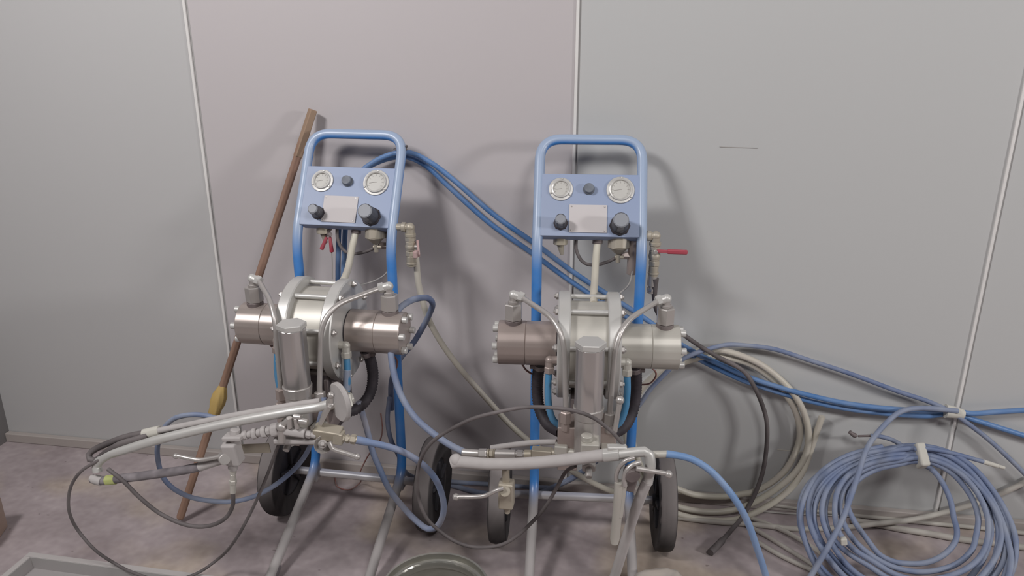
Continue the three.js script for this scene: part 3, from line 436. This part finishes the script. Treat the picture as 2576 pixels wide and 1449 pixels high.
// --- spray gun on the left cart
{
  const o = [-0.928, 0.5373, 0.74], L = (p) => p.map((v, i) => v - o[i]), LL = (a) => a.map(L);
  const t = thing('spray_gun', 'left spray gun lying across the left cart with bright bare tube pointing left', 'spray gun', o, 0, 'spray guns');
  part('gun_tube', [sweep(LL([[-1.3238, 0.408, 0.735], [-1.3279, 0.4233, 0.73], [-1.3144, 0.441, 0.73], [-1.2848, 0.4613, 0.73], [-1.2443, 0.4766, 0.73], [-1.1841, 0.5004, 0.73], [-1.1265, 0.5215, 0.73], [-1.0177, 0.5551, 0.725], [-0.9096, 0.5858, 0.72], [-0.7798, 0.6163, 0.71], [-0.7224, 0.6265, 0.7], [-0.6955, 0.6351, 0.7]]), 0.0118, { seg: 20 })], M.alu, t, 'bare bright metal tube');
  part('foam_grip', [sweep(LL([[-1.3437, 0.3871, 0.735], [-1.3217, 0.3833, 0.735], [-1.2655, 0.3949, 0.735], [-1.1961, 0.4101, 0.735], [-1.1388, 0.4239, 0.735], [-1.0823, 0.4376, 0.735], [-1.0282, 0.4543, 0.735]]), 0.0115, { seg: 18 })], M.grip, t, 'dark foam grip');
  part('grip_tip', [sweep(LL([[-1.347, 0.3897, 0.736], [-1.334, 0.3863, 0.736], [-1.3165, 0.3833, 0.736]]), (u) => 0.0085 + 0.0042 * Math.sin(Math.min(1, u * 2) * Math.PI / 2), { seg: 18 })], M.dusty, t);
  part('grip_tape', [rod(L([-1.3031, 0.3864, 0.735]), L([-1.2751, 0.3916, 0.735]), 0.0124)], M.yellow, t, 'yellow green tape on the grip');
  part('grip_end', [sweep(LL([[-1.0327, 0.4527, 0.735], [-1.0031, 0.4658, 0.735], [-0.9628, 0.4821, 0.735]]), 0.0118, { seg: 18 })], M.dusty, t);
  part('trigger_lever', [sweep(LL([[-1.0796, 0.4879, 0.75], [-1.0242, 0.482, 0.75], [-1.0024, 0.4863, 0.75], [-0.9631, 0.4978, 0.75]]), 0.0052), ball(L([-1.0839, 0.4875, 0.75]), 0.0078)], M.steel, t, 'bent trigger lever with ball tip');
  part('trigger_pivot', [rod(L([-0.9717, 0.4828, 0.73]), L([-0.9443, 0.4997, 0.765]), 0.0135)], M.steel, t);
  part('valve_body', [box(L([-0.9361, 0.5055, 0.74]), [0.038, 0.062, 0.036], 0.006, [0.1, 0, 0.1]), box(L([-0.9274, 0.5505, 0.74]), [0.050, 0.012, 0.034], 0.004, [0, 0, 0.1]), rod(L([-0.928, 0.5373, 0.74]), L([-0.9248, 0.5676, 0.735]), 0.012), rod(L([-0.9364, 0.4865, 0.74]), L([-0.9421, 0.4578, 0.74]), 0.012)], M.dusty, t);
  part('outlet_coupling', [hex(L([-0.9418, 0.4601, 0.74]), L([-0.9438, 0.4441, 0.74]), 0.0085), rod(L([-0.9438, 0.4441, 0.74]), L([-0.9467, 0.4209, 0.74]), 0.0068), hex(L([-0.9458, 0.4279, 0.74]), L([-0.9476, 0.414, 0.74]), 0.0095), rod(L([-0.9473, 0.4163, 0.74]), L([-0.9508, 0.3882, 0.74]), 0.0075)], M.pale, t);
  part('rear_fittings', [[0, 0.1, 0.0082], [0.1, 0.21, 0.0115], [0.21, 0.33, 0.009], [0.33, 0.43, 0.0135], [0.43, 0.55, 0.0095], [0.55, 0.66, 0.0145], [0.66, 0.78, 0.0115], [0.78, 0.95, 0.0165]].map(([u, v, r]) => { const A = V(L([-0.9188, 0.5484, 0.7350])), B = V(L([-0.8097, 0.5743, 0.7250])); return rod(A.clone().lerp(B, u), A.clone().lerp(B, v), r, { seg: 22, b: 0.002 }); }), M.dusty, t);
  part('elbow', [ball(L([-0.8031, 0.5847, 0.735]), 0.0125), rod(L([-0.8035, 0.5804, 0.735]), L([-0.8073, 0.5431, 0.735]), 0.0095), rod(L([-0.8028, 0.5869, 0.735]), L([-0.7817, 0.6069, 0.735]), 0.0075)], M.steel, t);
  part('grease_nipple', [rod(L([-0.7811, 0.6123, 0.735]), L([-0.7829, 0.5843, 0.735]), 0.0075), rod(L([-0.7708, 0.6153, 0.735]), L([-0.7518, 0.6147, 0.735]), 0.0065), rod(L([-0.7651, 0.6115, 0.735]), L([-0.7638, 0.5838, 0.735]), 0.006), rod(L([-0.7577, 0.6057, 0.735]), L([-0.7359, 0.6033, 0.735]), 0.0075)], M.steel, t);
  part('supply_pipe', [rod(L([-0.7994, 0.5736, 0.73]), L([-0.7495, 0.5666, 0.725]), 0.0125), rod(L([-0.7496, 0.5655, 0.725]), L([-0.7239, 0.5606, 0.72]), 0.0085), hex(L([-0.7466, 0.5658, 0.725]), L([-0.7355, 0.5634, 0.723]), 0.0105), rod(L([-0.8324, 0.5367, 0.72]), L([-0.7234, 0.5426, 0.715]), 0.0105)], M.dusty, t);
  part('tag_plate', [box(L([-0.9009, 0.4965, 0.7]), [0.085, 0.026, 0.0025], 0.001, [0, 0, 0.13])], M.brass, t, 'yellowish metal tag plate');
  part('supply_valve', [box(L([-0.6972, 0.565, 0.71]), [0.068, 0.030, 0.034], 0.004, [0.2, 0, -0.10]), box(L([-0.6687, 0.5573, 0.715]), [0.024, 0.030, 0.026], 0.003, [0, 0, -0.1])], M.brass, t, 'pale brass valve block');
  part('valve_ring', [lathe([[0, 0.002], [0.016, 0.002], [0.0195, 0.008], [0.0215, 0.016], [0.0205, 0.017], [0.0165, 0.010], [0.013, 0.006], [0, 0.006]], L([-0.7079, 0.5371, 0.722]), L([-0.6905, 0.5629, 0.762]), 36, 0.7), rod(L([-0.7099, 0.5339, 0.715]), L([-0.6996, 0.5515, 0.742]), 0.0105), hex(L([-0.7005, 0.5503, 0.74]), L([-0.6968, 0.5575, 0.75]), 0.007)], M.steel, t);
  part('valve_lever', [sweep(LL([[-0.6831, 0.5584, 0.742], [-0.6751, 0.5437, 0.745], [-0.6655, 0.5392, 0.745], [-0.6421, 0.5338, 0.745], [-0.6159, 0.5265, 0.745]]), 0.0058), ball(L([-0.6139, 0.5267, 0.745]), 0.0082)], M.steel, t, 'valve lever with ball tip');
  part('hose_nut', [hex(L([-0.6607, 0.5569, 0.715]), L([-0.6537, 0.5565, 0.715]), 0.0115), hex(L([-0.6517, 0.5556, 0.715]), L([-0.6427, 0.5553, 0.715]), 0.011), hex(L([-0.6397, 0.5555, 0.715]), L([-0.6258, 0.5546, 0.715]), 0.012), rod(L([-0.6667, 0.5575, 0.715]), L([-0.6219, 0.5539, 0.715]), 0.008)], M.brass, t);
  part('gun_head', [box(L([-0.7008, 0.6197, 0.7]), [0.010, 0.064, 0.046], 0.002, [0.2, 0.15, -0.5]), rod(L([-0.6858, 0.6575, 0.705]), L([-0.7103, 0.6022, 0.705]), 0.006)], M.steel, t);
  part('head_lever', [rod(L([-0.6828, 0.6455, 0.71]), L([-0.6822, 0.6645, 0.71]), 0.006), ball(L([-0.6821, 0.6666, 0.71]), 0.0088), ball(L([-0.6831, 0.6412, 0.71]), 0.0075)], M.steel, t);
  // the dusty twin hose that lies along the tube
  part('twin_hose', [sweep(LL([[-0.7312, 0.6198, 0.68], [-0.7916, 0.6087, 0.685], [-0.9261, 0.5771, 0.69], [-1.0383, 0.543, 0.69], [-1.1106, 0.5258, 0.695], [-1.1534, 0.5192, 0.7], [-1.1866, 0.5179, 0.705], [-1.2407, 0.5056, 0.71], [-1.2951, 0.4822, 0.71], [-1.3346, 0.4629, 0.715], [-1.3517, 0.449, 0.72], [-1.3478, 0.4383, 0.725], [-1.3324, 0.4363, 0.725], [-1.2994, 0.4611, 0.73], [-1.2553, 0.4899, 0.725], [-1.206, 0.5075, 0.72], [-1.178, 0.5174, 0.715]]), 0.0082)], M.cable, t, 'dusty dark hose doubled back on itself');
  part('hose_sleeve', [sweep(LL([[-1.1499, 0.5296, 0.708], [-1.0639, 0.5539, 0.708], [-0.984, 0.5774, 0.708], [-0.8755, 0.6057, 0.705], [-0.7717, 0.63, 0.7], [-0.7172, 0.6404, 0.695]]), 0.0078)], M.dusty, t);
  part('white_tape', [rod(L([-1.1946, 0.5149, 0.707]), L([-1.1492, 0.5286, 0.706]), 0.0128)], M.tape, t, 'white tape wrapped round the hoses');
}
hose('paint_hose', 'blue paint hose from left gun valve dipping to floor and back to left pump', [[-0.6268, 0.5545, 0.715], [-0.5979, 0.5409, 0.7], [-0.5653, 0.5225, 0.68], [-0.5321, 0.4993, 0.66], [-0.4985, 0.4645, 0.64], [-0.4724, 0.4213, 0.62], [-0.4562, 0.3689, 0.6], [-0.4477, 0.3113, 0.59], [-0.4549, 0.2605, 0.58], [-0.475, 0.2198, 0.57], [-0.5037, 0.203, 0.56], [-0.5392, 0.2199, 0.55], [-0.5895, 0.2568, 0.53], [-0.6249, 0.287, 0.51], [-0.6549, 0.3362, 0.49], [-0.6789, 0.3737, 0.47], [-0.6912, 0.4171, 0.46], [-0.7033, 0.4793, 0.46], [-0.7131, 0.5201, 0.46]], (u) => u < 0.03 ? 0.0098 : 0.0083, M.hosegrey);
hose('blue_hose', 'thin blue hose looping under the left gun tube past its grip', [[-1.0016, 0.5457, 0.66], [-1.044, 0.5546, 0.66], [-1.0767, 0.5553, 0.66], [-1.1164, 0.5474, 0.66], [-1.15, 0.5292, 0.655], [-1.1837, 0.4921, 0.65], [-1.2127, 0.4362, 0.64], [-1.2247, 0.3867, 0.63], [-1.226, 0.3308, 0.62], [-1.2089, 0.2908, 0.61], [-1.1683, 0.2603, 0.6], [-1.1142, 0.2465, 0.59], [-1.0608, 0.2428, 0.58], [-1.0054, 0.2549, 0.57], [-0.9427, 0.2921, 0.57], [-0.8795, 0.3462, 0.57], [-0.8297, 0.4063, 0.58], [-0.7971, 0.4632, 0.59], [-0.7772, 0.5058, 0.6], [-0.7567, 0.559, 0.61], [-0.7499, 0.5996, 0.6]], 0.0066, M.hose);
hose('black_cable', 'thin dark cable forming the big loop below the left gun down to the tray', [[-1.2846, 0.4625, 0.73], [-1.3193, 0.442, 0.74], [-1.3632, 0.4131, 0.74], [-1.4128, 0.3577, 0.73], [-1.4428, 0.2942, 0.72], [-1.4547, 0.2447, 0.71], [-1.4588, 0.1814, 0.69], [-1.4174, 0.121, 0.69], [-1.3798, 0.065, 0.6703], [-1.3066, 0.058, 0.6903], [-1.2065, 0.055, 0.7019], [-1.141, 0.058, 0.6641], [-1.1016, 0.075, 0.6219], [-0.994, 0.2062, 0.68], [-0.9319, 0.3144, 0.68], [-0.8794, 0.4179, 0.69], [-0.8458, 0.4892, 0.7], [-0.8257, 0.5271, 0.71]], 0.0042, M.cable, 'cable');
hose('black_hose', 'dark hose hanging from left gun outlet in a shallow curve to its grip', [[-0.9502, 0.3929, 0.74], [-0.9553, 0.3528, 0.74], [-0.9748, 0.3176, 0.74], [-1.0076, 0.2912, 0.74], [-1.0536, 0.2764, 0.74], [-1.1029, 0.2793, 0.74], [-1.1656, 0.3062, 0.74], [-1.2103, 0.3526, 0.745], [-1.2432, 0.3997, 0.75], [-1.2671, 0.4206, 0.75], [-1.2838, 0.4275, 0.745]], 0.0052, M.cable);
// --- spray gun on the right cart
{
  const o = [-0.1412, 0.5449, 0.72], L = (p) => p.map((v, i) => v - o[i]), LL = (a) => a.map(L);
  const t = thing('spray_gun', 'right spray gun with thick dusty grey tube hung across the right cart', 'spray gun', o, 0, 'spray guns');
  part('foam_tube', [sweep(LL([[-0.3897, 0.5138, 0.715], [-0.3819, 0.5167, 0.715], [-0.3491, 0.5177, 0.715], [-0.3089, 0.5183, 0.715], [-0.2189, 0.5281, 0.715], [-0.1306, 0.545, 0.715], [-0.0335, 0.5678, 0.715]]), (u) => u < 0.04 ? 0.0155 : 0.0142, { seg: 22 }), ball(L([-0.3809, 0.5211, 0.715]), 0.0158)], M.dusty, t, 'thick dust covered foam tube with rounded end');
  part('collar', [rod(L([-0.0353, 0.5676, 0.715]), L([0.0005, 0.5741, 0.715]), 0.0152), box(L([-0.0046, 0.5841, 0.71]), [0.045, 0.018, 0.02], 0.004, [0, 0.15, 0])], M.alu, t, 'bright metal collar');
  part('bent_pipe', [sweep(fillet(LL([[-0.0022, 0.5728, 0.715], [0.0667, 0.5885, 0.715], [0.0737, 0.5572, 0.72], [0.0685, 0.5077, 0.72]]), [0, 0.03, 0.02, 0]), 0.0118, { seg: 20 })], M.alu, t, 'bright pipe bent downwards');
  part('drop_tube', [sweep(LL([[0.0681, 0.515, 0.72], [0.0591, 0.4824, 0.715], [0.0467, 0.4224, 0.7], [0.0342, 0.3512, 0.68], [0.0243, 0.2945, 0.67], [0.0133, 0.2314, 0.66], [0.0003, 0.159, 0.65]]), 0.0125, { seg: 18 })], M.dusty, t, 'dusty tube hanging to the floor');
  part('trigger_guard', [sweep(LL([[0.0354, 0.5761, 0.73], [0.018, 0.5713, 0.735], [0.0029, 0.5523, 0.735], [-0.0032, 0.5279, 0.735], [0.0004, 0.5073, 0.735]]), 0.0052), sweep(LL([[0.0499, 0.5692, 0.735], [0.0343, 0.5656, 0.74], [0.0208, 0.5531, 0.745], [0.0149, 0.5288, 0.745], [0.0175, 0.5113, 0.745]]), 0.006)], M.steel, t, 'curved trigger guard');
  part('trigger', [sweep(LL([[0.0046, 0.514, 0.735], [0.0046, 0.4739, 0.735], [0.0033, 0.4166, 0.73], [0.0011, 0.3578, 0.725], [0.0009, 0.3399, 0.725]]), (u) => u > 0.95 ? 0.009 : 0.0112, { seg: 18 }), rod(L([0.017, 0.5185, 0.74]), L([0.0106, 0.421, 0.735]), 0.006)], M.pale, t, 'long pale trigger bar');
  part('trigger_housing', [rod(L([0.0281, 0.5434, 0.725]), L([0.0348, 0.5391, 0.75]), 0.017), box(L([0.0333, 0.5094, 0.72]), [0.022, 0.05, 0.02], 0.004, [0, 0, -0.2])], M.darkmetal, t);
  part('valve_lever', [rod(L([0.0398, 0.5621, 0.75]), L([0.1069, 0.5523, 0.745]), 0.0062, { r2: 0.005 }), ball(L([0.1122, 0.5508, 0.745]), 0.0088)], M.steel, t, 'lever with ball tip');
  part('hose_ferrule', [rod(L([0.0723, 0.5709, 0.7]), L([0.1121, 0.5757, 0.7]), 0.0082), rod(L([0.0696, 0.5706, 0.7]), L([0.0749, 0.5711, 0.7]), 0.0095)], M.pale, t);
  part('hanging_valve', [box(L([-0.2621, 0.4314, 0.7]), [0.036, 0.070, 0.034], 0.005), rod(L([-0.2622, 0.5079, 0.71]), L([-0.263, 0.4667, 0.7]), 0.009), hex(L([-0.2584, 0.4129, 0.705]), L([-0.2593, 0.3914, 0.7]), 0.0125), rod(L([-0.2593, 0.3936, 0.7]), L([-0.2603, 0.3777, 0.7]), 0.007), rod(L([-0.2659, 0.4399, 0.7]), L([-0.2612, 0.4566, 0.728]), 0.013)], M.brass, t, 'pale brass valve hanging under the tube');
  part('valve_lever', [sweep(LL([[-0.2647, 0.4662, 0.73], [-0.279, 0.4626, 0.735], [-0.3078, 0.4443, 0.735], [-0.3367, 0.438, 0.735], [-0.3735, 0.4341, 0.735]]), 0.0052), ball(L([-0.3784, 0.4336, 0.735]), 0.0085)], M.steel, t, 'lever with ball tip');
}
hose('paint_hose', 'blue paint hose leaving right gun head and curving down to lower right', [[0.1068, 0.5752, 0.7], [0.1282, 0.5741, 0.7], [0.1651, 0.5612, 0.69], [0.204, 0.539, 0.69], [0.2407, 0.5028, 0.69], [0.2759, 0.4565, 0.69], [0.3068, 0.3977, 0.68], [0.3327, 0.3312, 0.67], [0.3547, 0.2716, 0.66], [0.3715, 0.2232, 0.655], [0.3867, 0.1738, 0.65]], (u) => u < 0.04 ? 0.0088 : 0.0082, M.paintblue);
hose('black_cable', 'thin dark cable making a big round loop in front of the right cart', [[0.0159, 0.5833, 0.7], [-0.0021, 0.6033, 0.7], [-0.0191, 0.6223, 0.7], [-0.0627, 0.6542, 0.7], [-0.1065, 0.6677, 0.7], [-0.1638, 0.6711, 0.7], [-0.2217, 0.6664, 0.7], [-0.2868, 0.6477, 0.7], [-0.3408, 0.6276, 0.7], [-0.3931, 0.5958, 0.7], [-0.4425, 0.5526, 0.69], [-0.4726, 0.5056, 0.68], [-0.4896, 0.4519, 0.67], [-0.4943, 0.3795, 0.66], [-0.4875, 0.3427, 0.66], [-0.4722, 0.3064, 0.66], [-0.443, 0.2762, 0.66], [-0.4042, 0.2494, 0.66], [-0.3618, 0.2374, 0.66], [-0.3225, 0.2397, 0.66], [-0.2803, 0.2531, 0.66], [-0.2417, 0.2839, 0.66], [-0.2009, 0.3333, 0.66], [-0.1697, 0.3805, 0.66], [-0.1434, 0.4376, 0.66], [-0.1223, 0.4881, 0.67], [-0.0996, 0.5179, 0.69]], 0.0046, M.cable, 'cable');
hose('copper_wire', 'thin rusty wire dangling behind the left pump down to a small floor loop', [[-0.7089, 0.3994, 0.3], [-0.7141, 0.3342, 0.28], [-0.7326, 0.2799, 0.26], [-0.7827, 0.2095, 0.22], [-0.8368, 0.1063, 0.18], [-0.8723, 0.012, 0.0977], [-0.8952, 0.006, 0.1333], [-0.9413, 0.006, 0.1237], [-0.9747, 0.006, 0.0671]], 0.0022, M.copper, 'wire', { seg: 8 });

// ---------------------------------------------------------------- broom handle, pails, tray and the rest
{
  const p = [-1.3681, 0.012, 0.3829], q = [-0.9604, 1.2576, 0.03];
  const t = thing('wooden_pole', 'brown wooden pole leaning on wall left of the left cart with yellow wrap', 'pole', p);
  const A = [0, 0, 0], B = q.map((v, i) => v - p[i]), at = (u) => B.map((v) => v * u);
  const len = Math.hypot(...B);
  const stick = (u0, u1, w, m, name) => { const g = new RoundedBoxGeometry(w, len * (u1 - u0), w, 3, w * 0.28); g.rotateY(0.5); g.translate(0, len * (u0 + u1) / 2, 0); orient(g, A, B); return part(name, [g], m, t); };
  part('shaft', [orient(new RoundedBoxGeometry(0.023, len * 0.93, 0.023, 4, 0.009).rotateY(0.6).translate(0, len * 0.465, 0), A, B)], M.wood, t, 'worn brown shaft');
  part('flat_end', [orient(new RoundedBoxGeometry(0.021, len * 0.11, 0.0255, 2, 0.003).rotateY(0.75).translate(0, len * 0.945, 0), A, B)], M.woodpale, t, 'paler squared top end');
  part('wrap', [lathe([[0.012, 0.0], [0.017, 0.006], [0.019, 0.04], [0.0235, 0.06], [0.0225, 0.085], [0.015, 0.108], [0.0118, 0.118], [0.011, 0]].map(([x, y]) => [x, y]), at(0.252), at(0.5), 26, 0.9)], M.ocher, t, 'yellow tape wrap');
}
function pail(label, c, r, h) {
  const t = thing('metal_pail', label, 'pail', c, 0, 'metal pails');
  part('wall', [lathe([[r * 0.93, 0.0], [r * 0.985, h - 0.012], [r, h - 0.006], [r + 0.0035, h - 0.002], [r + 0.0015, h + 0.0015], [r - 0.003, h], [r - 0.004, h - 0.016], [r * 0.90, h - 0.019], [r * 0.885, h - 0.013], [r * 0.865, h - 0.017], [r * 0.87, h - 0.035], [r * 0.91, h - 0.04], [r * 0.90, 0.004], [r * 0.93, 0]], [0, 0, 0], [0, 1, 0], 72, 0.7)], M.tin, t, 'metal pail with a grooved rim');
  part('bottom', [rod([0, 0.002, 0], [0, 0.007, 0], r * 0.915, { seg: 48 })], M.tin, t);
  part('residue', [rod([0, 0.006, 0], [0, h * 0.35, 0], r * 0.895, { seg: 48 })], M.paint, t, 'dark dried paint');
  return t;
}
pail('open metal pail in front of the carts, larger one with its grooved rim in view', [-0.435, 0, 0.750], 0.133, 0.175);
pail('open metal pail at bottom edge between the right cart legs', [-0.068, 0, 0.742], 0.118, 0.14);
{
  const t = thing('metal_tray', 'shallow grey sheet metal tray on floor at lower left', 'tray', [-1.666, 0, 0.655], -0.02);
  const W = 1.0, D = 0.7, H = 0.045;
  part('base', [box([W / 2, 0.004, D / 2], [W, 0.006, D], 0.002)], M.sheet, t);
  for (const [c, s] of [[[W / 2, H / 2, 0.002], [W, H, 0.004]], [[W / 2, H / 2, D - 0.002], [W, H, 0.004]], [[0.002, H / 2, D / 2], [0.004, H, D]], [[W - 0.002, H / 2, D / 2], [0.004, H, D]]]) part('side', [box(c, s, 0.001)], M.sheet, t);
  part('rim', [box([W / 2, H, -0.006], [W + 0.03, 0.004, 0.018], 0.0015), box([W / 2, H, D + 0.006], [W + 0.03, 0.004, 0.018], 0.0015), box([-0.006, H, D / 2], [0.018, 0.004, D - 0.008], 0.0015), box([W + 0.006, H, D / 2], [0.018, 0.004, D - 0.008], 0.0015)], M.dusty, t);
}
{
  const t = thing('cardboard_box', 'brown cardboard box corner at left edge on floor', 'box', [-1.862, 0, 0.485], 0.35);
  part('carton', [box([-0.10, 0.055, 0.06], [0.14, 0.11, 0.14], 0.004)], M.carton, t);
  part('flap', [box([-0.10, 0.11, 0.125], [0.14, 0.003, 0.05], 0.001, [0.5, 0, 0])], M.carton, t);
}
{
  const g = new THREE.SphereGeometry(1, 48, 28); const p = g.attributes.position;
  for (let i = 0; i < p.count; i++) { let x = p.getX(i), y = p.getY(i), z = p.getZ(i); const k = 1 + 0.10 * fbm(x * 1.7, z * 1.7 + y, 60, 3); const e = (v) => Math.sign(v) * Math.abs(v) ** 0.55; p.setXYZ(i, e(x) * 0.085 * k, Math.max(0, e(y) * 0.105 * k), e(z) * 0.085 * k); }
  g.computeVertexNormals(); g.rotateY(0.3);
  const o = part('paper_sack', [g], M.paper, scene); o.position.set(0.135, 0, 0.555); tag(o, 'crumpled beige paper sack at bottom edge by the right cart leg', 'sack');
}
for (const [k, label, c, s, m] of [['pencil_mark', 'faint dark scratch on the right wall panel', [0.2922, 1.1696, 0.0008], [0.105, 0.002, 0.001], M.wire], ['chalk_mark', 'short white chalk line low on wall beside cream hose', [0.5429, 0.2123, 0.0008], [0.085, 0.003, 0.001], M.tape]]) tag(part(k, [box(c, s, 0.0004, [0, 0, -0.012])], m, scene), label, 'mark');

renderer.render(scene, camera);
